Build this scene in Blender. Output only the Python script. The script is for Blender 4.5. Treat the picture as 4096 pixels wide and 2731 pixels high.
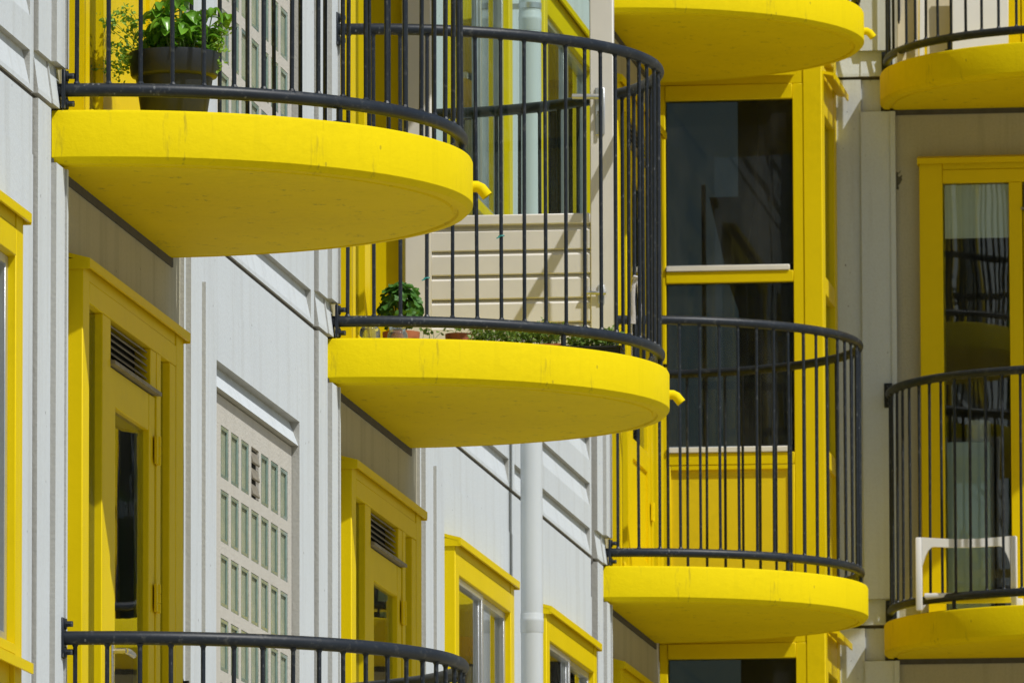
import bpy, bmesh, math, random
from mathutils import Vector, Matrix
random.seed(7)
scene = bpy.context.scene
for o in list(bpy.data.objects): bpy.data.objects.remove(o)
COL = scene.collection

# ------------------------------------------------------------------ camera, sky, sun, exposure
F_PX, TH, PSI, RHO = 36366.66, 0.12018, 0.12372, -0.00286
CAM = Vector((-27.252, -4.8115, -4.0575))
h = Vector((math.cos(PSI), math.sin(PSI), 0)); up = Vector((0, 0, 1)); r = h.cross(up)
fwd = math.cos(TH) * h + math.sin(TH) * up; u2 = r.cross(fwd)
r2 = math.cos(RHO) * r + math.sin(RHO) * u2; u3 = -math.sin(RHO) * r + math.cos(RHO) * u2
cam = bpy.data.cameras.new('camera'); co = bpy.data.objects.new('camera', cam); COL.objects.link(co)
co.matrix_world = Matrix(((r2.x, u3.x, -fwd.x, CAM.x), (r2.y, u3.y, -fwd.y, CAM.y), (r2.z, u3.z, -fwd.z, CAM.z), (0, 0, 0, 1)))
cam.sensor_width = 36; cam.sensor_fit = 'HORIZONTAL'; cam.lens = F_PX / 4096 * 36
cam.clip_start = 0.5; cam.clip_end = 2000
cam.dof.use_dof = True; cam.dof.focus_distance = 30.0; cam.dof.aperture_fstop = 24
scene.camera = co

SUN = Vector((-0.387, -0.645, 1.0)).normalized()
EL = math.asin(SUN.z); ROT = math.atan2(SUN.x, SUN.y)
w = bpy.data.worlds.new('World'); scene.world = w; w.use_nodes = True
nt = w.node_tree; bg = nt.nodes['Background']
sky = nt.nodes.new('ShaderNodeTexSky'); sky.sky_type = 'NISHITA'; sky.sun_disc = False
sky.sun_elevation = EL; sky.sun_rotation = ROT; sky.air_density = 1.0; sky.dust_density = 1.2
nt.links.new(sky.outputs[0], bg.inputs[0]); bg.inputs[1].default_value = 0.07
sl = bpy.data.lights.new('sun', 'SUN'); sl.energy = 3.9; sl.angle = math.radians(0.53); sl.color = (1.0, 0.98, 0.93)
so = bpy.data.objects.new('sun', sl); COL.objects.link(so); so.rotation_euler = SUN.to_track_quat('Z', 'Y').to_euler()
so.location = (-20, -30, 40)
scene.view_settings.view_transform = 'Standard'; scene.view_settings.look = 'None'
scene.view_settings.gamma = 1; scene.view_settings.exposure = 0.0
try: scene.view_settings.use_curve_mapping = False
except Exception: pass

# ------------------------------------------------------------------ materials
class N:
    def __init__(s, name):
        s.m = bpy.data.materials.new(name); s.m.use_nodes = True; s.t = s.m.node_tree
        s.b = s.t.nodes['Principled BSDF']; s.out = s.t.nodes['Material Output']
        s.tc = s.t.nodes.new('ShaderNodeTexCoord')
    def n(s, typ, **kw):
        x = s.t.nodes.new(typ)
        for k, v in kw.items():
            if k.startswith('_'): setattr(x, k[1:], v)
            else: x.inputs[k.replace('__', ' ')].default_value = v
        return x
    def l(s, a, b): s.t.links.new(a, b)
    def coord(s, scale=(1, 1, 1), src='Object'):
        mp = s.n('ShaderNodeMapping'); mp.inputs['Scale'].default_value = scale
        s.l(s.tc.outputs[src], mp.inputs['Vector']); return mp.outputs[0]
    def noise(s, scale, detail=4, rough=.55, vec=None, dist=0):
        x = s.n('ShaderNodeTexNoise', Scale=scale, Detail=detail, Roughness=rough, Distortion=dist)
        s.l(vec if vec is not None else s.coord(), x.inputs['Vector']); return x.outputs[0]
    def ramp(s, fac, stops):
        x = s.n('ShaderNodeValToRGB'); e = x.color_ramp.elements
        while len(e) < len(stops): e.new(0.5)
        for i, (p, c) in enumerate(stops):
            e[i].position = p; e[i].color = (c, c, c, 1) if not isinstance(c, tuple) else (*c, 1)
        s.l(fac, x.inputs[0]); return x.outputs[0]
    def mix(s, fac, a, b, mode='MIX'):
        x = s.n('ShaderNodeMix', _data_type='RGBA', _blend_type=mode)
        for sock, v in ((x.inputs[0], fac), (x.inputs[6], a), (x.inputs[7], b)):
            if isinstance(v, (int, float)): sock.default_value = v
            elif isinstance(v, tuple): sock.default_value = (*v, 1)
            else: s.l(v, sock)
        return x.outputs[2]
    def bump(s, hgt, strength=.3, dist=.01, prev=None):
        x = s.n('ShaderNodeBump', Strength=strength, Distance=dist); s.l(hgt, x.inputs['Height'])
        if prev is not None: s.l(prev, x.inputs['Normal'])
        return x.outputs[0]
    def done(s, col=None, rough=None, nor=None, **kw):
        for k, v in (('Base Color', col), ('Roughness', rough), ('Normal', nor)):
            if v is None: continue
            if isinstance(v, (int, float)): s.b.inputs[k].default_value = v
            elif isinstance(v, tuple): s.b.inputs[k].default_value = (*v, 1)
            else: s.l(v, s.b.inputs[k])
        for k, v in kw.items(): s.b.inputs[k.replace('__', ' ')].default_value = v
        return s.m
WORLDC = 'Object'
def mat_yellow(name, base, rough, grain=.25, streak=False, spec=.3):
    a = N(name)
    n1 = a.noise(2.2, 5, .6); n2 = a.noise(28, 4, .6)
    c = a.mix(a.ramp(n1, [(.3, 0.0), (.75, 1.0)]), tuple(x * .86 for x in base), base)
    c = a.mix(a.ramp(n2, [(.35, 1.0), (.6, 0.0)]), c, tuple(x * .94 for x in base))
    if streak:
        # grime runs below the slab edge, paint chips, hairline cracks
        s1 = a.noise(1.0, 3, .6, a.coord((11, 11, .7)))
        top = a.noise(5, 3, .5, a.coord((14, 14, 3)))
        m = a.mix(1.0, a.ramp(s1, [(.58, 0.0), (.68, 1.0)]), a.ramp(top, [(.50, 0.0), (.62, 1.0)]), 'MULTIPLY')
        c = a.mix(a.mix(1.0, m, (.62, .62, .62), 'MULTIPLY'), c, (.26, .20, .02))
        v = a.n('ShaderNodeTexVoronoi', Scale=22.0); a.l(a.coord((1, 1, .6)), v.inputs['Vector'])
        ch = a.mix(1.0, a.ramp(v.outputs['Distance'], [(.07, 1.0), (.12, 0.0)]), a.ramp(a.noise(7, 2, .5), [(.61, 0.0), (.67, 1.0)]), 'MULTIPLY')
        c = a.mix(a.mix(1.0, ch, (.5, .5, .5), 'MULTIPLY'), c, (.25, .19, .02))
        ru = a.noise(3.0, 3, .6, a.coord((9, 9, .8)))
        c = a.mix(a.mix(1.0, a.ramp(ru, [(.55, 0.0), (.8, 1.0)]), (.35, .35, .35), 'MULTIPLY'), c, tuple(x * .75 for x in base))
    b = a.bump(a.noise(5, 5, .62, a.coord((1, 1, 2.2))), grain * .35, .012)
    b = a.bump(a.noise(60, 4, .65), grain * .7, .0035, b)
    return a.done(c, rough, b, Specular__IOR__Level=spec)
YB = (.80, .622, .001)
M_slab = mat_yellow('yellow_masonry_paint', YB, .75, .5, True, .10)
M_ywood = mat_yellow('yellow_gloss_woodwork', (.79, .596, .001), .45, .14, False, .14)
M_ypanel = mat_yellow('yellow_panel_paint', (.80, .60, .01), .4, .1)

def mat_conc(name, base, dark, rough=.85, specks=True, gr=.5, chips=False):
    a = N(name)
    big = a.noise(.9, 6, .62); run = a.noise(1.0, 5, .65, a.coord((7, 7, .45))); fine = a.noise(85, 3, .6)
    c = a.mix(a.ramp(big, [(.32, 0.0), (.72, 1.0)]), tuple(x * .93 for x in base), base)
    c = a.mix(a.mix(1.0, a.ramp(run, [(.5, 0.0), (.78, 1.0)]), (.6, .6, .6), 'MULTIPLY'), c, dark)
    c = a.mix(a.mix(1.0, a.ramp(fine, [(.35, 1.0), (.55, 0.0)]), (.16, .16, .16), 'MULTIPLY'), c, dark)
    br = a.noise(1.0, 4, .6, a.coord((45, 45, 2.2)))
    c = a.mix(a.mix(1.0, a.ramp(br, [(.5, 0.0), (.72, 1.0)]), (.07, .07, .07), 'MULTIPLY'), c, tuple(x * .8 for x in dark))
    if chips:
        cm = a.ramp(a.noise(5.5, 4, .6, a.coord((1, 1, .7))), [(.665, 0.0), (.675, 1.0)]); c = a.mix(cm, c, tuple(x * .45 for x in dark))
    if specks:
        v = a.n('ShaderNodeTexVoronoi', Scale=17.0); a.l(a.coord((1, 1, .7)), v.inputs['Vector'])
        k = a.mix(1.0, a.ramp(v.outputs['Distance'], [(.045, 1.0), (.075, 0.0)]), a.ramp(a.noise(3.1, 2, .5), [(.5, 0.0), (.56, 1.0)]), 'MULTIPLY')
        c = a.mix(a.mix(1.0, k, (.85, .85, .85), 'MULTIPLY'), c, (.09, .09, .09))
    b = a.bump(fine, gr * .5, .004); b = a.bump(a.noise(22, 5, .65), gr * .3, .004, b)
    return a.done(c, rough, b, Specular__IOR__Level=.3)
M_conc = mat_conc('painted_concrete', (.61, .66, .70), (.42, .435, .43))
M_rough = mat_conc('exposed_aggregate_edge', (.43, .43, .405), (.26, .255, .235), .95, True, .9)
M_beige = mat_conc('coarse_render', (.55, .53, .48), (.40, .38, .33), .95, False, 1.8)
M_seal = mat_conc('dark_joint_sealant', (.10, .095, .085), (.05, .047, .04), .95, False, .8)
M_zone = mat_conc('bounce_tinted_concrete', (.45, .43, .33), (.23, .22, .16), .9, True, .8, True)  # yellow bounce under the balconies put into the colour; chips are peeling paint
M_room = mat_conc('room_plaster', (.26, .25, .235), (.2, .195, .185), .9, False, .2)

a = N('anthracite_rail_paint')
n1 = a.noise(45, 4, .7); n2 = a.noise(7, 3, .6)
c = a.mix(a.ramp(n2, [(.3, 0.0), (.7, 1.0)]), (.009, .013, .020), (.017, .023, .032))
v = a.n('ShaderNodeTexVoronoi', Scale=60.0); a.l(a.coord((1, 1, .5)), v.inputs['Vector'])
sp = a.mix(1.0, a.ramp(v.outputs['Distance'], [(.16, 1.0), (.25, 0.0)]), a.ramp(a.noise(4.5, 3, .6), [(.53, 0.0), (.64, 1.0)]), 'MULTIPLY')
c = a.mix(a.mix(1.0, sp, (.5, .5, .5), 'MULTIPLY'), c, (.30, .31, .32))
c = a.mix(a.mix(1.0, a.ramp(n1, [(.56, 0.0), (.68, 1.0)]), (.4, .4, .4), 'MULTIPLY'), c, (.12, .12, .11))
M_rail = a.done(c, .45, a.bump(n1, .25, .003), Specular__IOR__Level=.32)

def simple(name, col, rough=.5, metal=0.0, var=.12, scale=12, bump=.1, **kw):
    a = N(name); n1 = a.noise(scale, 4, .6)
    c = a.mix(a.ramp(n1, [(.3, 0.0), (.7, 1.0)]), tuple(x * (1 - var) for x in col), col)
    return a.done(c, rough, a.bump(a.noise(scale * 5, 3, .6), bump, .003), Metallic=metal, **kw)
M_cream = simple('cream_door_paint', (.76, .735, .68), .42, 0, .07, 6, .1)
M_grey = simple('grey_pvc_pipe', (.56, .60, .625), .38, 0, .05, 3, .05)
M_alu = simple('anodised_aluminium', (.62, .64, .66), .32, .75, .08, 20)
M_steel = simple('stainless_handle', (.62, .61, .58), .25, .9, .1, 30)
M_louv = simple('weathered_louvre', (.26, .235, .19), .7, 0, .3, 18, .3)
M_dark = simple('dark_void', (.012, .012, .011), .9)
M_white = simple('white_plastic', (.78, .77, .75), .38, 0, .04, 6, .04)
M_board = simple('beige_board', (.62, .56, .42), .6, 0, .1, 5)
M_pot = simple('black_plastic_pot', (.018, .022, .028), .42, 0, .25, 9)
M_terra = simple('terracotta', (.40, .13, .06), .8, 0, .25, 14, .3)
M_soil = simple('potting_soil', (.035, .024, .016), .95, 0, .5, 40, .8)
M_blind = simple('pale_roller_blind', (.82, .82, .70), .8, 0, .08, 8)
M_appl = simple('pale_blue_enamel', (.66, .76, .79), .4, 0, .06, 4)
M_cloth = simple('grey_white_rag', (.62, .60, .62), .9, 0, .15, 20, .5)
M_tie = simple('teal_plastic_tie', (.02, .30, .28), .4)
M_curtain = simple('white_curtain', (.50, .52, .50), .9, 0, .08, 10)
M_ground = simple('courtyard_paving', (.40, .36, .25), .9, 0, .2, .8, .3)
M_roof = simple('roof_felt', (.09, .09, .09), .9)

def glassmat(name, tint, ior=1.5, rough=0.0, dirt=.06):
    a = N(name); t = a.t; t.nodes.remove(a.b)
    tr = a.n('ShaderNodeBsdfTransparent'); tr.inputs[0].default_value = (*tint, 1)
    gl = a.n('ShaderNodeBsdfGlossy'); gl.inputs[0].default_value = (.95, .97, .97, 1); gl.inputs['Roughness'].default_value = rough
    fr = a.n('ShaderNodeFresnel', IOR=ior)
    wav = a.bump(a.noise(1.6, 2, .5), .03, .02); a.l(wav, gl.inputs['Normal'])
    ms = a.n('ShaderNodeMixShader'); a.l(fr.outputs[0], ms.inputs[0]); a.l(tr.outputs[0], ms.inputs[1]); a.l(gl.outputs[0], ms.inputs[2])
    df = a.n('ShaderNodeBsdfDiffuse'); df.inputs[0].default_value = (.5, .5, .47, 1)
    dm = a.ramp(a.noise(2.2, 5, .7, a.coord((3, 3, .8))), [(.45, dirt * .3), (.8, dirt * 2)])
    m2 = a.n('ShaderNodeMixShader'); a.l(dm, m2.inputs[0]); a.l(ms.outputs[0], m2.inputs[1]); a.l(df.outputs[0], m2.inputs[2])
    a.l(m2.outputs[0], a.out.inputs[0]); return a.m
M_glass = glassmat('window_glass', (.90, .94, .92), 1.5, 0, .02)
M_clear = glassmat('clear_door_glass', (.84, .92, .89), 1.35, 0, .01)
M_bay = glassmat('corner_window_glass', (.72, .78, .74), 1.24, 0, .03)
M_jar = glassmat('jar_glass', (.80, .85, .84), 1.6, .02, .22)
# insect screen behind the corner windows
a = N('insect_screen'); a.t.nodes.remove(a.b)
tr = a.n('ShaderNodeBsdfTransparent'); df = a.n('ShaderNodeBsdfDiffuse'); df.inputs[0].default_value = (.03, .03, .026, 1)
ms = a.n('ShaderNodeMixShader'); ms.inputs[0].default_value = .68
a.l(tr.outputs[0], ms.inputs[1]); a.l(df.outputs[0], ms.inputs[2]); a.l(ms.outputs[0], a.out.inputs[0]); M_screen = a.m
# glass block
a = N('glass_block')
wv = a.n('ShaderNodeTexWave', Scale=28.0, Distortion=2.0, Detail=2.0); wv.bands_direction = 'X'; a.l(a.coord(), wv.inputs['Vector'])
c = a.mix(a.ramp(a.noise(9, 4, .6), [(.3, 0.0), (.7, 1.0)]), (.30, .36, .27), (.52, .53, .36))
bb = a.bump(wv.outputs['Fac'], .22, .004); bb = a.bump(a.noise(16, 3, .6), .06, .004, bb)
M_block = a.done(c, .05, bb, Specular__IOR__Level=.8)
M_blockrim = simple('glass_block_rim', (.22, .32, .30), .12, 0, .2, 30, .1)

def leafmat(name, c1, c2, rough=.4):
    a = N(name); oi = a.n('ShaderNodeObjectInfo')
    n1 = a.noise(30, 3, .6)
    c = a.mix(oi.outputs['Random'], c1, c2); c = a.mix(a.ramp(n1, [(.35, 0.0), (.65, 1.0)]), c, tuple(min(1, x * 1.35) for x in c2))
    a.done(c, rough, a.bump(n1, .3, .004))
    try: a.b.inputs['Transmission Weight'].default_value = 0
    except Exception: pass
    tl = a.n('ShaderNodeBsdfTranslucent'); a.l(c, tl.inputs[0])
    ms = a.n('ShaderNodeMixShader'); ms.inputs[0].default_value = .35
    a.l(a.b.outputs[0], ms.inputs[1]); a.l(tl.outputs[0], ms.inputs[2]); a.l(ms.outputs[0], a.out.inputs[0]); return a.m
M_basil = leafmat('basil_leaf', (.06, .19, .012), (.15, .34, .03), .3)
M_parsley = leafmat('parsley_leaf', (.12, .27, .02), (.22, .38, .05), .5)
M_geran = leafmat('geranium_leaf', (.03, .10, .015), (.07, .19, .03), .5)
M_seed = leafmat('seedling_leaf', (.07, .17, .02), (.16, .26, .05), .5)
M_stem = simple('green_stem', (.12, .20, .04), .6)

# ------------------------------------------------------------------ helpers
def empty(name, loc=(0, 0, 0), rz=0, parent=None):
    o = bpy.data.objects.new(name, None); COL.objects.link(o); o.location = loc; o.rotation_euler = (0, 0, rz)
    o.empty_display_size = .1; o.parent = parent; return o
def tag(o, label, cat, group=None, kind=None):
    o['label'] = label; o['category'] = cat
    if group: o['group'] = group
    if kind: o['kind'] = kind
    return o
def link(name, me, parent=None, loc=None, rot=None):
    o = bpy.data.objects.new(name, me); COL.objects.link(o); o.parent = parent
    if loc is not None: o.location = loc
    if rot is not None: o.rotation_euler = rot
    return o
def mesh(name, V, Fc, mats, idx=None, smooth=False):
    me = bpy.data.meshes.new(name); me.from_pydata([tuple(v) for v in V], [], Fc); me.update()
    for m in (mats if isinstance(mats, (list, tuple)) else [mats]): me.materials.append(m)
    if idx: me.polygons.foreach_set('material_index', idx)
    if smooth: me.polygons.foreach_set('use_smooth', [True] * len(me.polygons))
    return me
class MB:                       # collects shapes into one bmesh
    def __init__(s): s.bm = bmesh.new()
    def box(s, x0, x1, y0, y1, z0, z1, bev=0.0, seg=1):
        m = Matrix.Translation(((x0 + x1) / 2, (y0 + y1) / 2, (z0 + z1) / 2)) @ Matrix.Diagonal((abs(x1 - x0), abs(y1 - y0), abs(z1 - z0), 1))
        g = bmesh.ops.create_cube(s.bm, size=1, matrix=m)
        if bev: bmesh.ops.bevel(s.bm, geom=list({e for v in g['verts'] for e in v.link_edges}), offset=bev, segments=seg, affect='EDGES', profile=.5)
        return s
    def tube(s, pts, rad, seg=10, cap=True, closed=False):
        pts = [Vector(p) for p in pts]; n = len(pts); rings = []
        for i, p in enumerate(pts):
            t = (pts[min(i + 1, n - 1)] - pts[max(i - 1, 0)]).normalized()
            ref = Vector((0, 0, 1)) if abs(t.z) < .9 else Vector((1, 0, 0))
            e1 = t.cross(ref).normalized(); e2 = t.cross(e1)
            rr = rad[i] if isinstance(rad, (list, tuple)) else rad
            rings.append([s.bm.verts.new(p + rr * (math.cos(2 * math.pi * k / seg) * e1 + math.sin(2 * math.pi * k / seg) * e2)) for k in range(seg)])
        for a_, b_ in zip(rings, rings[1:]):
            for k in range(seg):
                f = s.bm.faces.new((a_[k], a_[(k + 1) % seg], b_[(k + 1) % seg], b_[k])); f.smooth = True
        if cap:
            s.bm.faces.new(rings[0][::-1]); s.bm.faces.new(rings[-1])
        return s
    def lathe(s, prof, seg=32, c=(0, 0, 0), cap=True):
        rings = [[s.bm.verts.new((c[0] + q * math.cos(2 * math.pi * k / seg), c[1] + q * math.sin(2 * math.pi * k / seg), c[2] + z)) for k in range(seg)] for q, z in prof]
        for a_, b_ in zip(rings, rings[1:]):
            for k in range(seg):
                f = s.bm.faces.new((a_[k], a_[(k + 1) % seg], b_[(k + 1) % seg], b_[k])); f.smooth = True
        if cap:
            for rg in (rings[0][::-1], rings[-1]):
                s.bm.faces.new(rg)
        return s
    def prism(s, poly, axis, a0, a1):   # poly in the two other axes, extruded along axis
        def mk(p, t): return {'x': (t, p[0], p[1]), 'y': (p[0], t, p[1]), 'z': (p[0], p[1], t)}[axis]
        A = [s.bm.verts.new(mk(p, a0)) for p in poly]; B = [s.bm.verts.new(mk(p, a1)) for p in poly]
        n = len(poly)
        for k in range(n): s.bm.faces.new((A[k], A[(k + 1) % n], B[(k + 1) % n], B[k]))
        s.bm.faces.new(A[::-1]); s.bm.faces.new(B); return s
    def me(s, name, mats, sharp=True):
        bmesh.ops.recalc_face_normals(s.bm, faces=s.bm.faces)
        me = bpy.data.meshes.new(name); s.bm.to_mesh(me); s.bm.free()
        for m in (mats if isinstance(mats, (list, tuple)) else [mats]): me.materials.append(m)
        if sharp: me.set_sharp_from_angle(angle=math.radians(40))
        return me
def part(name, mb, mat, parent, loc=None, rot=None): return link(name, mb.me(name, mat), parent, loc, rot)
def copy_tree(o, parent=None):
    c = o.copy(); COL.objects.link(c); c.parent = parent
    for ch in list(o.children): copy_tree(ch, c)
    return c

H = 2.785; R = 1.1469; XB, XC = 5.885, 14.8335
XW2 = 18.2; DW = -1.045           # second wing: wall plane, left end of its balcony
XBAY = 17.3; YBAY = -0.825
GROUND = -5.65

# ------------------------------------------------------------------ the setting
MB_ = MB(); g = 160
o = link('ground', mesh('ground', [(-g, -g, GROUND), (g, -g, GROUND), (g, g, GROUND), (-g, g, GROUND)], [(0, 1, 2, 3)], M_ground)); o['kind'] = 'structure'

bld = empty('apartment_building', (0, 0, GROUND))
tag(bld, 'pale concrete apartment block with yellow doors and windows and an inner corner', 'building')
BO = (0, 0, -GROUND)              # building children are given in world coordinates
f1 = empty('street_wing', BO, 0, bld) if False else None

def wing(t):                      # local wall frame (u, out = -y, z) -> placement for building children
    if t == 1: return (Vector((0, 0, 0)), 0.0)
    return (Vector((XW2, 0, 0)), -math.pi / 2)
def place(o, t, u, z):
    org, rz = wing(t); rot = Matrix.Rotation(rz, 4, 'Z')
    o.location = org + rot @ Vector((u, 0, 0)) + Vector((0, 0, z - GROUND)); o.rotation_euler = (0, 0, rz); o.parent = bld
    return o

def relief(name, u0, u1, z0, z1, base, feats, mats, back=.05, edge_u=1):
    """Wall panel as a relief: feats are (kind,u0,u1,z0,z1,...) painted in order.
       rect: y ; wedge: y at the bottom, y at the top ; hole: depth."""
    us = {u0, u1}; zs = {z0, z1}
    for f in feats:
        for q in f[1:3]:
            if u0 < q < u1: us.add(q)
        for q in f[3:5]:
            if z0 < q < z1: zs.add(q)
    us = sorted(us); zs = sorted(zs); nu, nz = len(us) - 1, len(zs) - 1
    cell = [[(base, base, 0) for _ in range(nz)] for _ in range(nu)]
    for i in range(nu):
        for j in range(nz):
            um = (us[i] + us[i + 1]) / 2; zm = (zs[j] + zs[j + 1]) / 2
            for f in feats:
                if f[1] < um < f[2] and f[3] < zm < f[4]:
                    if f[0] == 'rect': cell[i][j] = (f[5], f[5], f[6] if len(f) > 6 else 0)
                    elif f[0] == 'hole': cell[i][j] = None
                    else:
                        k0 = (zs[j] - f[3]) / (f[4] - f[3]); k1 = (zs[j + 1] - f[3]) / (f[4] - f[3])
                        b0 = cell[i][j][0] if cell[i][j] else base
                        cell[i][j] = (b0 + f[5] + (f[6] - f[5]) * k0, b0 + f[5] + (f[6] - f[5]) * k1, 0)
    V, Fc, I = [], [], []
    def quad(a_, b_, c_, d_, m): 
        n = len(V); V.extend((a_, b_, c_, d_)); Fc.append((n, n + 1, n + 2, n + 3)); I.append(m)
    HD = .16
    for i in range(nu):
        for j in range(nz):
            c_ = cell[i][j]
            if c_ is None: continue
            yb, yt, m = c_
            quad((us[i], yb, zs[j]), (us[i + 1], yb, zs[j]), (us[i + 1], yt, zs[j + 1]), (us[i], yt, zs[j + 1]), m)
    for i in range(nu + 1):            # faces across u
        for j in range(nz):
            A = cell[i - 1][j] if i > 0 else (back, back, 0); B = cell[i][j] if i < nu else (back, back, 0)
            if A is None and B is None: continue
            A2 = A or (HD, HD, 0); B2 = B or (HD, HD, 0)
            if abs(A2[0] - B2[0]) + abs(A2[1] - B2[1]) < 1e-6: continue
            x = us[i]; quad((x, A2[0], zs[j]), (x, B2[0], zs[j]), (x, B2[1], zs[j + 1]), (x, A2[1], zs[j + 1]), edge_u)
    for j in range(nz + 1):            # faces across z
        for i in range(nu):
            A = cell[i][j - 1] if j > 0 else (back, back, 0); B = cell[i][j] if j < nz else (back, back, 0)
            if A is None and B is None: continue
            ya = A[1] if A else HD; yb = B[0] if B else HD
            if abs(ya - yb) < 1e-6: continue
            quad((us[i], ya, zs[j]), (us[i + 1], ya, zs[j]), (us[i + 1], yb, zs[j]), (us[i], yb, zs[j]), 1)
    me = mesh(name, V, Fc, mats, I)
    bm = bmesh.new(); bm.from_mesh(me); bmesh.ops.remove_doubles(bm, verts=bm.verts, dist=1e-5); bmesh.ops.recalc_face_normals(bm, faces=bm.faces)
    bm.to_mesh(me); bm.free(); return me

ZT = H - .011; ZB = .005
def pilasters(a0, right_end=2.975):
    zn = H - .178                      # the balcony slab above sits in a notch
    f = [('rect', a0 + .06, a0 + 2.475, ZB, ZT, 0.0, 2),
         ('rect', a0 - .33, a0 - .10, ZB, ZT, -.016), ('rect', a0 - .10, a0 + .06, ZB, ZT, -.033), ('rect', a0 + .05, a0 + .075, ZB, ZT, -.040),
         ('rect', a0 - .10, a0 + .075, zn, ZT, .002), ('rect', a0 - .10, a0 + .075, ZB, .135, -.022),
         ('wedge', a0 - .33, a0 + .075, .02, .135, .001, .017)]
    if right_end:
        f += [('rect', a0 + 2.475, a0 + 2.51, ZB, ZT, -.013), ('rect', a0 + 2.51, a0 + 2.74, ZB, ZT, -.031), ('rect', a0 + 2.74, a0 + right_end, ZB, H - .187, -.044), ('rect', a0 + 2.74, a0 + right_end, H - .187, ZT, -.031),
              ('wedge', a0 + 2.475, a0 + right_end, .02, .135, .001, .017)]
    return f + [('hole', a0 + .29, a0 + 2.15, .012, 2.31)]
GU0, GZ0, GP, GW = 3.51, H - .584, .2303, .176    # glass block grid
def feats_block(a0):
    return pilasters(a0) + [('rect', a0 + 2.975, a0 + 5.53, ZB, H - .187, -.003),
        ('wedge', a0 + 2.975, a0 + 5.165, H - .48, H - .392, .004, .038), ('rect', a0 + 2.975, a0 + 5.165, .34, H - .48, .07), ('wedge', a0 + 3.0, a0 + 5.45, .02, .125, .001, .024)]
def drips(u0, u1): return [('wedge', u0, u1, z - .105, z, .001, .024) for z in (.125, .335, .545)]
PANELS = {   # name: (u0, u1, features)
    'block': (-.325, 5.548, feats_block(0)),
    'door_window': (-.325, 5.455, pilasters(0) + [('rect', 2.975, 5.46, ZB, H - .187, -.003)] + drips(2.95, 5.40) + [('hole', 3.27, 5.13, 1.09, 2.30)]),
    'window': (-1.525, 1.495, [('rect', -1.6, 1.6, ZB, H - .187, -.003)] + drips(-1.4, 1.43) + [('hole', -.64, 1.21, 1.09, 2.30)]),
    'left': (-6.2, -.337, [('rect', -6.3, -.3, ZB, H - .187, -.003)] + drips(-5.8, -.40) + [('hole', -2.68, -.83, .72, 2.30)]),
    'corner': (-.325, 2.46, pilasters(0, None)),
}
PME = {}
for k, (u0, u1, f) in PANELS.items(): PME[k] = relief('wall_panel', u0, u1, ZB, ZT, 0.0, f, [M_conc, M_rough, M_zone])
LEVELS = (-2, -1, 0, 1)
for lv in LEVELS:
    for k, t, u in (('left', 1, 0), ('block', 1, 0), ('door_window', 1, XB), ('window', 1, 12.885), ('corner', 1, XC), ('block', 2, 1.045), ('door_window', 2, 1.045 + 5.885), ('window', 2, 1.045 + 12.885 - 0.0)):
        if k == 'left' and False: continue
        place(link('wall_panel', PME[k]), t, u, lv * H)
# sealant in the horizontal and vertical joints, floors, rooms, roof
for lv in (-2, -1, 0, 1, 2):
    for t, u0, u1 in ((1, -6.2, XBAY - .02), (2, .6, 15.4)):
        o = link('joint_seal', MB().box(u0, u1, .006, .05, -.016, .01).me('joint_seal', M_seal)); place(o, t, 0, lv * H)
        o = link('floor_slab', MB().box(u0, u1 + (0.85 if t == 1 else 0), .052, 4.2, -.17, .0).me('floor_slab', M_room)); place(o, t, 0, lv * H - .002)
for t, us in ((1, (-.331, XB - .331, 11.35, 14.50)), (2, (1.045 + 5.885 - .331, 1.045 + 11.35))):
    for u in us: place(link('joint_seal', MB().box(u - .014, u + .014, .012, .05, GROUND, 2 * H - .02).me('joint_seal', M_seal)), t, u * 0, 0).parent = bld
for t, u0, u1 in ((1, -6.2, 18.9), (2, .2, 15.4)):
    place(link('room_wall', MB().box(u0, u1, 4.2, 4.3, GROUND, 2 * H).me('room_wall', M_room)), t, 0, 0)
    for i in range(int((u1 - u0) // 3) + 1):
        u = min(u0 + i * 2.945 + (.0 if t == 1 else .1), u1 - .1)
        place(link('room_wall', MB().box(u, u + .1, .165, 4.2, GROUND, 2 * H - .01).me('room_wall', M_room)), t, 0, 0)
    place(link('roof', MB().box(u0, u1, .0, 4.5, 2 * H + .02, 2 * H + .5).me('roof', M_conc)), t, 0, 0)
place(link('end_wall', MB().box(-6.3, -6.2, 0, 4.3, GROUND, 2 * H).me('end_wall', M_conc)), 1, 0, 0)

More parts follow.
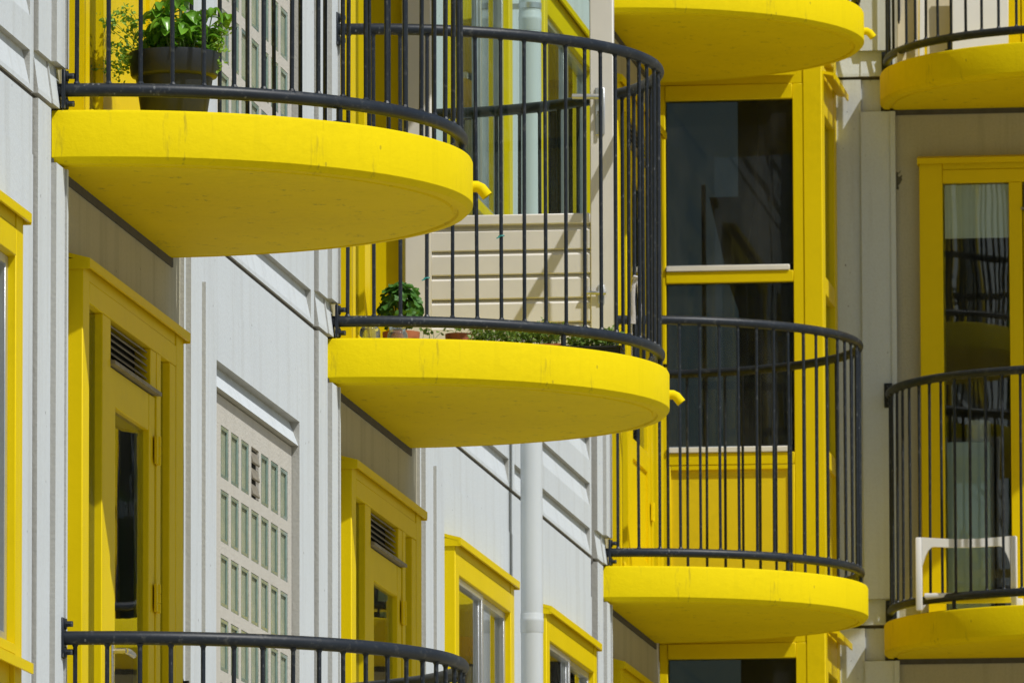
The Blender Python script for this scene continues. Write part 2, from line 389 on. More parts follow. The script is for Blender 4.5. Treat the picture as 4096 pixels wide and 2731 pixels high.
# ------------------------------------------------------------------ glass block fields
def block_me():
    b = MB(); b.box(-GW / 2, GW / 2, .004, .03, -.09, .09); me = None
    w0, h0 = GW / 2 - .001, .089
    for x0_, x1_, z0_, z1_ in ((-w0, -w0 + .022, -h0, h0), (w0 - .022, w0, -h0, h0), (-w0 + .0225, w0 - .0225, -h0, -h0 + .013), (-w0 + .0225, w0 - .0225, h0 - .013, h0)): b.box(x0_, x1_, -.003, .0038, z0_, z1_, .0012)
    me = b.me('glass_block', [M_block, M_blockrim])
    for p in me.polygons:
        if p.center.y < .0039: p.material_index = 1
    return me
BME = block_me()
NR = 8
def block_field(t, a0, z0):
    f = [('rect', GU0 + i * GP, GU0 + i * GP + GW, GZ0 - .18 - j * .222, GZ0 - j * .222, .012) for i in range(7) for j in range(NR)]
    p = place(link('block_panel', relief('block_panel', 2.98, 5.16, .345, H - .485, 0.0, f, [M_beige, M_beige], .02)), t, a0, z0)
    p.location += Matrix.Rotation(wing(t)[1], 3, 'Z') @ Vector((0, .0255, 0))
    for j in range(NR):
        for i in range(7):
            x = GU0 + i * GP + GW / 2; z = GZ0 - .09 - j * .222
            if (i, j) == (3, 0):
                g_ = MB().box(-.082, .082, .010, .02, -.086, .086)
                gr = part('vent_grille', g_, M_dark, p, (x, 0, z))
                for q in range(3):
                    part('vent_slat', MB().prism([(-.006, -.02), (.0, -.024), (.012, .016), (.006, .02)], 'x', -.08, .08), M_louv, p, (x, 0, z + (q - 1) * .056))
                continue
            link('glass_block', BME, p, (x, .004, z))
for lv in (-1, 0, 1): block_field(1, 0, lv * H)
for lv in (0,): block_field(2, 1.045, lv * H)

# ------------------------------------------------------------------ doors and windows
FR = -.055
def cap_me(u0, u1, z):
    b = MB(); b.prism([(.0, z), (-.078, z - .020), (-.078, z - .048), (-.069, z - .048), (-.067, z - .032), (0, z - .014)], 'x', u0, u1)
    b.box(u0 + .001, u0 + .006, -.077, 0, z - .054, z - .021); b.box(u1 - .006, u1 - .001, -.077, 0, z - .054, z - .021)
    return b.me('cap', M_ywood)
CAPD = cap_me(-.008, 1.955, 2.378); CAPW = cap_me(-.008, 1.945, 2.378)
BEV = .003
def door_meshes(g1):
    d = {}; m1 = (g1, .52); z1 = 2.345; zg = 2.232
    f = MB()
    f.box(0, .118, FR, .10, 0.004, z1, BEV).box(1.80, 1.95, FR, .10, .004, z1, BEV).box(.1185, 1.7995, FR, .10, zg, 2.30, BEV).box(.1185, 1.7995, FR + .004, .10, 2.3005, z1, BEV)
    f.box(m1[0], m1[1], FR + .001, .10, .06, zg - .0005, BEV).box(1.41, 1.495, FR + .001, .10, .06, zg - .0005, BEV).box(1.68, 1.7995, FR + .002, .09, .06, zg - .0005, BEV)
    f.box(1.30, 1.4095, FR + .003, .05, 2.105, zg - .0005, BEV)
    f.box(.1185, 1.7995, FR - .012, .10, .004, .055, BEV)
    d['frame'] = f.me('balcony_door', M_ywood)
    d['pane'] = [MB().box(x0, x1, -.030, -.024, .055, zg).me('pane', M_glass) for x0, x1 in ((.118, m1[0]), (1.495, 1.68))]
    L0, L1 = .525, 1.405
    l = MB(); y0, y1 = FR + .006, FR + .052
    l.box(L0, L0 + .115, y0, y1, .065, 2.085, BEV).box(L1 - .115, L1, y0, y1, .065, 2.085, BEV).box(L0 + .1155, L1 - .1155, y0 + .001, y1, 1.965, 2.085, BEV)
    l.box(L0 + .1155, L1 - .1155, y0 + .001, y1, .60, .70, BEV).box(L0 + .1155, L1 - .1155, y0 + .001, y1, .065, .16, BEV).box(L0 + .1155, L1 - .1155, y0 + .012, y1, .16, .60)
    d['leaf'] = l.me('leaf', M_ywood)
    d['lpane'] = MB().box(L0 + .115, L1 - .115, -.030, -.024, .70, 1.965).me('pane', M_glass)
    d['slat'] = MB().prism([(-.012, -.012), (-.009, -.014), (.018, .010), (.015, .013)], 'x', L0, 1.30).me('louvre_slat', M_louv)
    d['lvback'] = MB().box(L0, L1, .0, .006, 2.10, 2.235).me('louvre_back', M_dark)
    d['drip'] = MB().prism([(-.012, 2.110), (FR - .014, 2.101), (FR - .014, 2.089), (-.012, 2.091)], 'x', L0 - .01, L1 + .02).me('drip_bar', M_louv)
    hb = MB()
    for q in range(3): hb.tube([(0, 0, q * .032 - .048 + .001), (0, 0, q * .032 - .048 + .030)], .009, 8)
    hb.box(-.045, -.002, -.002, .006, -.045, .045)
    d['hinge'] = hb.me('hinge', M_ywood)
    k = MB().box(-.02, .02, -.006, 0, -.10, .10, .004).tube([(0, -.006, .05), (0, -.045, .05)], .009, 8).tube([(0, -.045, .05), (.03, -.05, .05), (.12, -.05, .046)], .010, 8)
    d['handle'] = k.me('handle', M_steel); return d
DM = {g1: door_meshes(g1) for g1 in (.366, .452)}
def cone_handle(p, x, y, z): link('handle', DM[.366]['handle'], p, (x, y, z))
def door(t, a0, lv, g1=.366, leaf=True, off=.255):
    D = DM[g1]; p = place(link('balcony_door', D['frame']), t, a0 + (.195 if t == 2 else off), lv * H)
    link('cap', CAPD, p)
    for me in D['pane']: link('pane', me, p)
    if leaf:
        link('leaf', D['leaf'], p); link('pane', D['lpane'], p)
        link('handle', D['handle'], p, (.58, FR + .006, 1.14))
        for z in (.42, 1.43, 1.91): link('hinge', D['hinge'], p, (1.408, FR - .006, z))
    for q in range(6): link('louvre_slat', D['slat'], p, (0, -.030, 2.123 + q * .0215))
    link('louvre_back', D['lvback'], p); link('drip_bar', D['drip'], p)
    return p
doors = {}
for lv in (-1, 0, 1):
    for nm, t, a0, g1 in (('A', 1, 0, .366), ('B', 1, XB, .366), ('C', 1, XC, .366), ('D', 2, 1.045, .452), ('E', 2, 1.045 + 5.885, .366)):
        doors[nm, lv] = door(t, a0, lv, g1, not (nm == 'B' and lv == 0))

def win_meshes(low):
    d = {}; zb = 1.03; W = 1.93; z1 = 2.345; bt = .66 if low else zb
    f = MB(); f.box(0, .115, FR, .10, bt, z1, BEV).box(W - .115, W, FR, .10, bt, z1, BEV).box(.1155, W - .1155, FR, .10, 2.215, 2.30, BEV).box(.1155, W - .1155, FR + .004, .10, 2.3005, z1, BEV)
    f.box(.1155, W - .1155, FR - .002, .10, zb, 1.062, BEV)
    if low: f.box(.1155, W - .1155, FR, .10, .66, .75, BEV).box(.1155, W - .1155, FR + .016, .08, .75, zb - .001)
    d['frame'] = f.me('window', M_ywood)
    s = MB(); y0, y1 = -.043, -.010
    for a_, b_ in ((.1155, .98), (.93, W - .1155)):
        yy = 0 if a_ < .5 else .013
        s.box(a_, a_ + .032, y0 + yy, y1 + yy, 1.062, 2.2145, .002).box(b_ - .04, b_, y0 + yy, y1 + yy, 1.062, 2.2145, .002).box(a_ + .0325, b_ - .0405, y0 + yy, y1 + yy, 2.188, 2.2145, .002).box(a_ + .0325, b_ - .0405, y0 + yy, y1 + yy, 1.062, 1.095, .002)
    d['sash'] = s.me('sash', M_alu)
    d['pane'] = [MB().box(.147, .941, -.024, -.018, 1.094, 2.189).me('pane', M_glass), MB().box(.961, W - .155, -.010, -.004, 1.094, 2.189).me('pane', M_glass)]
    d['sill'] = MB().prism([(.0, 1.034), (-.085, 1.016), (-.085, .985), (-.078, .985), (-.074, 1.0), (0, 1.01)], 'x', -.03, W + .03).me('sill', M_ywood)
    d['curtain'] = None; return d
WM = {k: win_meshes(k) for k in (False, True)}
def curtain_me(w_, h_, amp=.03, waves=9):
    n = waves * 8; V = []; Fc = []
    for i in range(n + 1):
        x = w_ * i / n; y = amp * math.sin(i / 8 * 2 * math.pi) * (1 + .3 * math.sin(i * .9)); V += [(x, y, 0), (x, y * .7, h_)]
    for i in range(n): Fc.append((2 * i, 2 * i + 2, 2 * i + 3, 2 * i + 1))
    return mesh('curtain', V, Fc, M_curtain, None, True)
def window(t, u, lv, low=False):
    D = WM[low]; p = place(link('window', D['frame']), t, u, lv * H)
    link('cap', CAPW, p); link('sash', D['sash'], p); link('sill', D['sill'], p)
    for me in D['pane']: link('pane', me, p)
    return p
for lv in (-1, 0, 1):
    window(1, -2.72, lv, True); window(1, XB + 3.235, lv); window(1, 12.885 - .685, lv); window(2, 1.045 + 5.885 + 3.235, lv)

# ------------------------------------------------------------------ the glazed yellow corner bay
def bay(lv):
    z = lv * H; X = XBAY
    def P(nm, b, mt, par): return link(nm, b.me(nm, mt), par)
    f = MB(); d = .09
    f.box(X, X + d, -.042, .0, .03, 2.63, BEV).box(X, X + d, -.732, -.679, .03, 2.63, BEV).box(X - .004, X + .11, YBAY, -.7325, .0, H - .03, BEV)
    for a_, b_, pr in ((2.555, 2.63, .006), (1.639, 1.696, .004), (.731, .791, .004), (.03, .08, .004)): f.box(X - pr, X + d, -.6785, -.0425, a_, b_, BEV)
    f.box(X + .002, X + d, -.732, .0, 2.6305, H - .04, BEV)
    f.box(X - .002, X + .03, -.062, -.0425, .08, .7305, BEV).box(X - .002, X + .03, -.6785, -.659, .08, .7305, BEV).box(X - .002, X + .03, -.6585, -.0625, .706, .7305, BEV)
    # side facing the courtyard
    y0, y1 = YBAY + .004, YBAY + .08
    f.box(X + .1105, X + .20, y0, y1, .03, H - .03, BEV).box(X + .74, X + .88, y0, y1, .0, H - .03, BEV)
    for a_, b_ in ((2.50, 2.66), (1.60, 1.69), (.74, .83), (.03, .10)): f.box(X + .2005, X + .7395, y0 + .002, y1, a_, b_, BEV)
    f.box(X + .2005, X + .7395, y0 + .02, y1, .10, .74)
    f.box(X + .2005, X + .7395, y0 + .006, y1, 2.6605, H - .04)
    fr = place(P('corner_window', f, M_ywood, bld), 1, 0, z)
    P('panel', MB().box(X + .016, X + .03, -.659, -.062, .08, .707), M_ypanel, fr)
    for a_, b_ in ((1.733, 2.555), (.828, 1.639)):
        P('pane', MB().box(X + .022, X + .028, -.679, -.042, a_, b_), M_bay, fr)
        P('insect_screen', MB().box(X + .048, X + .05, -.679, -.042, a_, b_), M_screen, fr)
        P('sill', MB().box(X - .012, X + .05, -.66, -.044, a_ - .036, a_ - .008, .003), M_cream, fr)
    for a_, b_ in ((1.69, 2.50), (.83, 1.60)): P('pane', MB().box(X + .2, X + .74, y0 + .028, y0 + .034, a_, b_), M_glass, fr)
    c = MB(); c.prism([(X, 2.712), (X - .07, 2.698), (X - .07, 2.664), (X - .06, 2.664), (X - .058, 2.682), (X, 2.694)], 'y', -.70, -.002); P('cap', c, M_ywood, fr)
    c = MB(); c.prism([(YBAY, 2.705), (YBAY - .06, 2.693), (YBAY - .06, 2.662), (YBAY - .052, 2.662), (YBAY - .05, 2.68), (YBAY, 2.69)], 'x', X + .10, X + .86); P('cap', c, M_ywood, fr)
    return fr
bays = {lv: bay(lv) for lv in (-1, 0, 1)}
# added pale panel and bars behind the corner glass, standing in for its reflections
for lv in (-1, 0):
    z = lv * H
    st = MB().prism([(XBAY + .5, 2.1), (XBAY + 1.0, 2.1), (XBAY + 2.6, .3), (XBAY + 2.1, .3)], 'y', .2, .26)
    b = MB().prism([(-.20, 2.15), (-.44, 2.15), (-.36, 1.75), (-.56, 1.2), (-.60, .62), (-.40, .62), (-.42, 1.35), (-.30, 1.7)], 'x', XBAY + .60, XBAY + .66)
    place(link('reflection_panel', b.me('reflection_panel', M_room)), 1, 0, z)
    place(link('reflection_bar', MB().box(XBAY + .5, XBAY + .54, -.40, -.37, .0, 1.9).me('reflection_bar', M_room)), 1, 0, z)
    place(link('reflection_bar', MB().box(XBAY + .5, XBAY + .53, -.19, -.17, .0, 2.2).me('reflection_bar', M_room)), 1, 0, z)

# ------------------------------------------------------------------ opened cream door leaf on the middle balcony
pB = doors['B', 0]; LX = 1.36
lf = MB(); x0, x1 = LX, LX + .045
ys, ye = -.070, -.889
lf.box(x0, x1, ys - .105, ys, .03, 2.12, .004).box(x0, x1, ye, ye + .092, .03, 2.12, .004).box(x0, x1, ye + .0925, ys - .1055, 2.0, 2.12, .004).box(x0 - .004, x1, ye + .0925, ys - .1055, .628, .668, .004).box(x0, x1, ye + .0925, ys - .1055, .03, .075, .004)
lf.box(x0 + .026, x1 - .004, ye + .0925, ys - .1055, .075, .628)
leafo = part('opened_leaf', lf, M_cream, pB); leafo['label'] = 'cream inner side of the opened balcony door'
for q in range(6):
    zt = .622 - q * .0945
    part('siding_board', MB().prism([(x0 + .010, zt - .0935), (x0 + .004, zt - .090), (x0 + .004, zt - .020), (x0 + .018, zt - .004), (x0 + .030, zt - .004), (x0 + .03, zt - .0935)], 'y', ye + .0928, ys - .1058), M_cream, pB)
part('pane', MB().box(x0 + .018, x0 + .024, ye + .09, ys - .10, .666, 2.002), M_clear, pB)
hp = MB().box(x0 - .006, x0, -.856, -.818, .972, 1.158, .003).tube([(x0 - .004, -.835, 1.115), (x0 - .05, -.835, 1.115)], .009, 10).tube([(x0 - .05, -.838, 1.115), (x0 - .053, -.80, 1.116), (x0 - .05, -.735, 1.118)], .011, 10)
part('handle', hp, M_alu, pB)
kb = MB().tube([(x0 - .006, -.838, 1.05), (x0 - .02, -.838, 1.05)], .010, 10).box(x0 - .014, x0 - .011, -.845, -.834, .975, 1.045).lathe([(.012, -.002), (.012, .002)], 10, (x0 - .016, -.84, 1.06))
part('key', kb, M_steel, pB)
part('door_latch', MB().box(x0 - .006, x0, -.852, -.826, .31, .385, .002).tube([(x0 - .012, -.86, .352), (x0 - .012, -.775, .355)], .007, 8), M_alu, pB)
# pale hall lining seen through the open doorway
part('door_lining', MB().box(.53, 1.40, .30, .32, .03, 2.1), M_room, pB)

# ------------------------------------------------------------------ balconies
rr = R - .036
def arc(rad, z, n=72, a0=0, a1=math.pi): return [(R - rad * math.cos(a0 + (a1 - a0) * i / n), -rad * math.sin(a0 + (a1 - a0) * i / n), z) for i in range(n + 1)]
def slab_me():
    prof = [(R - .012, 0.0), (R - .004, -.003), (R, -.011), (R, -.146), (R - .003, -.151), (R - .018, -.165), (R - .045, -.168), (R - .05, -.161), (R - .062, -.161), (R - .067, -.168)]
    n = 96; V, Fc, I = [], [], []
    for q, z in prof: V += arc(q, z, n)
    for a_ in range(len(prof) - 1):
        for k in range(n): Fc.append((a_ * (n + 1) + k, a_ * (n + 1) + k + 1, (a_ + 1) * (n + 1) + k + 1, (a_ + 1) * (n + 1) + k))
    nsm = len(Fc)
    L = (len(prof) - 1) * (n + 1)
    Fc.append(tuple(range(n, -1, -1))); Fc.append(tuple(range(L, L + n + 1)))
    me = mesh('slab', V, Fc, M_slab); bm = bmesh.new(); bm.from_mesh(me); bmesh.ops.recalc_face_normals(bm, faces=bm.faces); bm.to_mesh(me); bm.free()
    me.polygons.foreach_set('use_smooth', [True] * nsm + [False, False]); me.set_sharp_from_angle(angle=math.radians(28)); return me
HR, BR = 1.1616, .0654
SLAB = slab_me()
RAIL = MB().tube(arc(rr, HR), .0215, 14).me('handrail', M_rail)
BRAIL = MB().tube(arc(rr, BR), .021, 14).me('bottom_rail', M_rail)
_b = MB().tube([(0, 0, BR + .012), (0, 0, HR - .012)], .0072, 8)
for z, s in ((BR + .019, 1), (HR - .019, -1)): _b.tube([(0, 0, z), (0, 0, z + s * .008)], [.0115, .0075], 8)
BAL = _b.me('baluster', M_rail)
PLATE = MB().box(-.028, .028, -.012, 0, -.062, .062, .003).me('mounting_plate', M_rail)
BOLT = MB().tube([(0, -.012, 0), (0, -.036, 0)], .010, 6).tube([(0, -.012, 0), (0, -.017, 0)], .017, 12).me('bolt', M_rail)
FOOT = MB().tube([(0, 0, .0), (0, 0, BR)], .010, 8).tube([(0, 0, 0), (0, 0, .006)], .024, 10).me('rail_foot', M_rail)
am = math.radians(97)
dx, dy = -math.cos(am), -math.sin(am)
sx, sy = R + R * dx, R * dy
SPOUT = MB().tube([(sx - .03 * dx, sy - .03 * dy, -.085), (sx + .014 * dx, sy + .014 * dy, -.085), (sx + .026 * dx, sy + .026 * dy, -.091), (sx + .046 * dx, sy + .046 * dy, -.116)], .0185, 14, False).tube([(sx - .03 * dx, sy - .03 * dy, -.085), (sx + .014 * dx, sy + .014 * dy, -.085), (sx + .026 * dx, sy + .026 * dy, -.091), (sx + .0455 * dx, sy + .0455 * dy, -.1155)], .0155, 14, False).me('drain_spout', M_slab)
GAP = MB().box(.0, 2 * R, -.006, .02, -.195, -.150).me('wall_joint', M_seal)
NB = 35
def balcony(t, u, lv, label, spout=True):
    org, rz = wing(t); loc = org + Matrix.Rotation(rz, 3, 'Z') @ Vector((u, 0, 0)) + Vector((0, 0, lv * H))
    b = empty('balcony', loc, rz); tag(b, label, 'balcony', 'round yellow balconies')
    link('slab', SLAB, b); link('handrail', RAIL, b); link('bottom_rail', BRAIL, b); 
    if spout: link('drain_spout', SPOUT, b)
    link('wall_joint', GAP, b)
    rnd = random.Random(int(u * 10) + lv * 7 + t)
    for k in range(NB):
        an = math.pi * (k + .72) / (NB + .44)
        link('baluster', BAL, b, (R - rr * math.cos(an), -rr * math.sin(an), 0), (rnd.gauss(0, .0022), rnd.gauss(0, .0022), rnd.random() * 6))
    for x in (.036, 2 * R - .036):
        for z in (HR, BR):
            p = link('mounting_plate', PLATE, b, (x, -.028 if x < 1 else -.03, z))
            for s in (-1, 1): link('bolt', BOLT, p, (0, 0, s * .043))
    for k in (.27, .53, .8):
        an = math.pi * k; link('rail_foot', FOOT, b, (R - rr * math.cos(an), -rr * math.sin(an), 0))
    return b
UD = 1.045; UE = UD + 5.885
balcs = {}
for key, t, u, lv, lab in (
    ('A', 1, 0, 0, 'largest yellow semicircular balcony, nearest, carrying the black pot of herbs'),
    ('A-', 1, 0, -1, 'balcony at the bottom left edge, only its dark handrail and baluster tops in view'),
    ('A+', 1, 0, 1, 'balcony straight above the one with the black herb pot'),
    ('B', 1, XB, 0, 'middle yellow balcony with the opened cream door and planters of seedlings'),
    ('B+', 1, XB, 1, 'balcony straight above the one with the opened cream door'),
    ('C', 1, XC, 0, 'lower right yellow balcony railed in front of the tall yellow corner window'),
    ('C+', 1, XC, 1, 'yellow balcony at the top edge seen from below, above the tall corner window'),
    ('D', 2, UD, 0, 'yellow balcony at the right edge holding the small white plastic chair'),
    ('D+', 2, UD, 1, 'yellow balcony at the upper right edge with boards leaning inside its railing'),
    ('D-', 2, UD, -1, 'balcony straight below the one with the white plastic chair'),
    ('E', 2, UE, 0, 'balcony of the far wing one bay past the white plastic chair'),
    ('E+', 2, UE, 1, 'upper balcony of the far wing one bay past the leaning boards')):
    balcs[key] = balcony(t, u, lv, lab, key in ('A', 'B', 'C+', 'A+', 'B+'))

# ------------------------------------------------------------------ downpipe
dp = empty('downpipe', (11.30, -.10, GROUND)); tag(dp, 'pale grey plastic rainwater downpipe running down the wall between two windows', 'downpipe')
part('pipe', MB().tube([(0, 0, 0), (0, 0, 2 * H - GROUND + .3)], .0475, 28), M_grey, dp)
for z in (-3.38, -.575, 2.03, 4.9):
    b = MB().lathe([(.048, -.05), (.0495, -.046), (.0495, -.004), (.0505, 0), (.0505, .010), (.049, .013), (.0495, .03), (.048, .034)], 28, (0, 0, z - GROUND)); part('socket', b, M_grey, dp)
for z in (-2.2, 2.09, 4.2):
    b = MB().lathe([(.0505, -.012), (.0505, .012)], 28, (0, 0, z - GROUND)).box(-.008, .008, .045, .10, z - GROUND - .012, z - GROUND + .012); part('bracket', b, M_alu, dp)

# ------------------------------------------------------------------ plants and things on the balconies
def leaf_me(name, mat, L, W, cup=.25, fold=.25, lob=0, n=7):
    V, Fc = [], []
    for i in range(n + 1):
        s = i / n; x = L * s; wd = W * math.sin(math.pi * min(1, s * .97 + .02)) ** .75 * (1 - .25 * s)
        if lob: wd *= 1 + lob * math.sin(i * 2.4)
        z = -cup * L * s * s + .06 * L * math.sin(s * 5)
        V += [(x, -wd / 2, z + fold * wd * .5), (x, 0, z), (x, wd / 2, z + fold * wd * .5)]
    for i in range(n):
        for k in (0, 1): Fc.append((i * 3 + k, i * 3 + 3 + k, i * 3 + 4 + k, i * 3 + 1 + k))
    return mesh(name, V, Fc, mat, None, True)
def round_leaf_me(name, mat, rad, n=18, ruff=.14):
    V = [(0, 0, 0)]; Fc = []
    for ring, q in ((.55, 1), (1.0, 2)):
        for k in range(n):
            an = math.radians(25) + math.radians(310) * k / (n - 1)
            rr_ = rad * ring * (1 + (.12 * math.sin(k * 2.6) if q == 2 else 0)) * (1 - .12 * math.cos(an * 1))
            V.append((rr_ * math.cos(an), rr_ * math.sin(an), rad * (ruff * math.sin(k * 1.25) * ring + .22 * ring * ring)))
    for k in range(n - 1):
        Fc.append((0, 1 + k, 2 + k)); Fc.append((1 + k, 1 + n + k, 2 + n + k, 2 + k))
    return mesh(name, V, Fc, mat, None, True)
def tufts(name, mat, pts, stem_to, nleaf, size, parent, spread=.5, seed=1):
    rnd = random.Random(seed); V, Fc = [], []
    def tri(c, d, sz):
        d = d.normalized(); s = d.cross(Vector((rnd.uniform(-1, 1), rnd.uniform(-1, 1), rnd.uniform(-1, 1)))).normalized(); n = len(V)
        nn = d.cross(s)
        V.extend([c, c + d * sz * .45 + s * sz * .34 + nn * sz * .1, c + d * sz, c + d * sz * .45 - s * sz * .34 + nn * sz * .1]); Fc.append((n, n + 1, n + 2, n + 3))
    for (b, t_) in pts:
        b = Vector(b); t_ = Vector(t_); ax = (t_ - b); s = ax.orthogonal().normalized() * .0013; n = len(V)
        mid = (b + t_) / 2 + Vector((rnd.uniform(-.01, .01), rnd.uniform(-.01, .01), .006))
        for p0, p1 in ((b, mid), (mid, t_)):
            for sd in (s, ax.cross(s).normalized() * .0013):
                n = len(V); V.extend([p0 - sd, p0 + sd, p1 + sd * .8, p1 - sd * .8]); Fc.append((n, n + 1, n + 2, n + 3))
        for q in range(nleaf):
            tri(t_ + Vector((rnd.gauss(0, size * spread), rnd.gauss(0, size * spread), rnd.gauss(0, size * spread * .8))), Vector((rnd.gauss(0, 1), rnd.gauss(0, 1), rnd.gauss(.5, .6))), size * rnd.uniform(.7, 1.3))
    me = mesh(name, V, Fc, mat); o = link(name, me, parent); o['kind'] = 'stuff'; return o

# black pot of herbs on the nearest balcony
hp_ = empty('herb_pot', (.62, -.28, 0)); tag(hp_, 'black plastic pot of basil and parsley standing on the largest balcony', 'potted plant')
part('pot', MB().lathe([(.0, .0), (.088, .0), (.094, .006), (.119, .168), (.121, .182), (.133, .186), (.137, .192), (.143, .252), (.142, .262), (.136, .262), (.133, .235), (.0, .232)], 44, (0, 0, 0), False), M_pot, hp_)
part('soil', MB().lathe([(.0, .238), (.133, .236)], 24, (0, 0, 0), False), M_soil, hp_)
LB = [leaf_me('leaf', M_basil, L, W, c_, f_) for L, W, c_, f_ in ((.050, .034, .35, .35), (.042, .030, .5, .3), (.058, .038, .3, .45), (.032, .022, .2, .4))]
rnd = random.Random(3)
stems = []
for i in range(40):
    an = rnd.uniform(0, 6.28); q = .085 * math.sqrt(rnd.random()); b = Vector((q * math.cos(an), q * math.sin(an) * .9 - .025, .236)); hh = rnd.uniform(.09, .24) * (1.05 - .35 * q / .085)
    t_ = b + Vector((b.x * .55 + rnd.gauss(0, .012), (b.y + .025) * .55 + rnd.gauss(0, .012), hh)); stems.append((b, t_))
    for lvl in range(4):
        c_ = b.lerp(t_, .45 + .185 * lvl); base = rnd.uniform(0, 6.28)
        for s in range(2 if lvl < 3 else 4):
            yaw = base + s * (math.pi if lvl < 3 else math.pi / 2) + rnd.gauss(0, .2); pit = rnd.uniform(-.35, .35) - (.15 if lvl < 3 else -.35)
            o = link('leaf', rnd.choice(LB if lvl < 3 else LB[1:]), hp_, c_, (rnd.gauss(0, .25), -pit * -1, yaw)); s_ = rnd.uniform(.7, 1.12); o.scale = (s_, s_, s_)
sm = MB()
for b, t_ in stems: sm.tube([b, t_], [.003, .002], 5)
part('stems', sm, M_stem, hp_)
pp = []
for i in range(34):
    an = rnd.uniform(-.9, .9); side = Vector((rnd.uniform(-.5, .4), 1, 0)).normalized()   # towards the wall = left in view
    b = Vector((rnd.uniform(-.05, .05), rnd.uniform(.03, .09), .236)); t_ = b + side * rnd.uniform(.03, .15) + Vector((0, 0, rnd.uniform(-.05, .17))) ; pp.append((b, t_))
for i in range(26):
    b = Vector((rnd.uniform(-.05, .05), -rnd.uniform(.06, .10), .236)); t_ = b + Vector((rnd.uniform(-.3, .3), -1, 0)).normalized() * rnd.uniform(.01, .065) + Vector((0, 0, rnd.uniform(-.02, .12))); pp.append((b, t_))
for i in range(3):
    b = Vector((0, .11, .25)); t_ = Vector((-.02, .16 + .012 * i, .25 - .035 * i)); pp.append((b, t_))
tufts('parsley', M_parsley, pp, None, 16, .015, hp_, .75, 5)

# geranium in terracotta on the middle balcony
gp = empty('geranium_pot', (6.85, -.145, 0)); tag(gp, 'ruffled green geranium in a terracotta pot by the open doorway', 'potted plant')
part('pot', MB().lathe([(0, 0), (.046, 0), (.062, .10), (.070, .102), (.072, .135), (.066, .135), (.062, .12), (0, .118)], 28, (0, 0, 0), False), M_terra, gp)
part('soil', MB().lathe([(0, .122), (.064, .121)], 20, (0, 0, 0), False), M_soil, gp)
GL = [round_leaf_me('leaf', M_geran, q, 18, f_) for q, f_ in ((.034, .16), (.026, .22), (.040, .12))]
gst = MB()
for i in range(64):
    th = rnd.uniform(0, 6.28); ph = rnd.uniform(-.25, 1.35); d = Vector((math.cos(th) * math.cos(ph), math.sin(th) * math.cos(ph), math.sin(ph)))
    c_ = Vector((0, 0, .20)) + Vector((d.x * .08, d.y * .085, d.z * .11)) * rnd.uniform(.6, 1.05)
    o = link('leaf', rnd.choice(GL), gp, c_, (d.to_track_quat('Z', 'Y') @ Matrix.Rotation(rnd.uniform(0, 6.28), 3, 'Z').to_quaternion()).to_euler()); s_ = rnd.uniform(.65, 1.1); o.scale = (s_, s_, s_)
    gst.tube([(0, 0, .12), c_], [.003, .0015], 4)
part('stems', gst, M_stem, gp)

def jar(u, y, label, col=None):
    j = empty('glass_jar', (u, y, 0)); tag(j, label, 'jar', 'glass jars on the middle balcony')
    part('glass', MB().lathe([(.0, .002), (.036, .002), (.039, .01), (.039, .085), (.036, .097), (.031, .102), (.031, .116), (.0335, .118), (.0335, .122)], 28, (0, 0, 0), False), M_jar, j)
    part('contents', MB().lathe([(0, .006), (.034, .006), (.034, .03), (0, .031)], 20, (0, 0, 0), False), M_soil, j); return j
jar(6.42, -.030 - .055, 'empty glass jar nearest the wall, left of the terracotta pot')
jar(6.55, -.172, 'glass jar standing just in front of the terracotta geranium pot')
pb = empty('dark_planter', (6.92, -.245, 0)); tag(pb, 'black plastic planter between the terracotta pot and the red planter box', 'planter')
part('pot', MB().lathe([(0, 0), (.050, 0), (.066, .098), (.071, .10), (.071, .108), (.065, .108), (.063, .095), (0, .094)], 30, (0, 0, 0), False), M_pot, pb)
part('soil', MB().lathe([(0, .098), (.062, .097)], 20, (0, 0, 0), False), M_soil, pb)
tufts('sprouts', M_seed, [((rnd.uniform(-.03, .03), rnd.uniform(-.03, .03), .097), (rnd.uniform(-.05, .05), rnd.uniform(-.05, .05), .135 + rnd.random() * .03)) for _ in range(5)], None, 4, .022, pb, .5, 9)
def box_planter(y0, y1, u, label, n, hs, seed, mt=None):
    q = empty('planter_box', (u, (y0 + y1) / 2, 0)); tag(q, label, 'planter', 'planter boxes on the middle balcony'); L = abs(y1 - y0) / 2; w_ = .065
    b = MB()
    b.box(-w_, w_, -L, L, 0, .012); 
    for s in (-1, 1): b.box(s * w_ - .006, s * w_ + .006, -L, L, .012, .065).box(-w_ + .006, w_ - .006, s * L - .006, s * L + .006, .012, .065)
    b.box(-w_ - .012, -w_ + .006, -L - .01, L + .01, .0645, .076).box(w_ - .006, w_ + .012, -L - .01, L + .01, .0645, .076).box(-w_ + .0065, w_ - .0065, -L - .01, -L + .006, .0645, .076).box(-w_ + .0065, w_ - .0065, L - .006, L + .01, .0645, .076)
    part('box', b, mt or M_terra, q); part('soil', MB().box(-w_ + .006, w_ - .006, -L + .006, L - .006, .02, .060), M_soil, q)
    r_ = random.Random(seed); pts = []
    for i in range(n):
        b0 = Vector((r_.uniform(-w_ + .01, w_ - .01), r_.uniform(-L + .01, L - .01), .060)); pts.append((b0, b0 + Vector((r_.gauss(0, .008), r_.gauss(0, .008), r_.uniform(.03, hs + .02)))))
    tufts('seedlings', M_seed, pts, None, 5, .020, q, .5, seed); return q
box_planter(-.405, -.755, 6.88, 'planter box of dense seedlings below the siding of the opened door', 170, .075, 11)
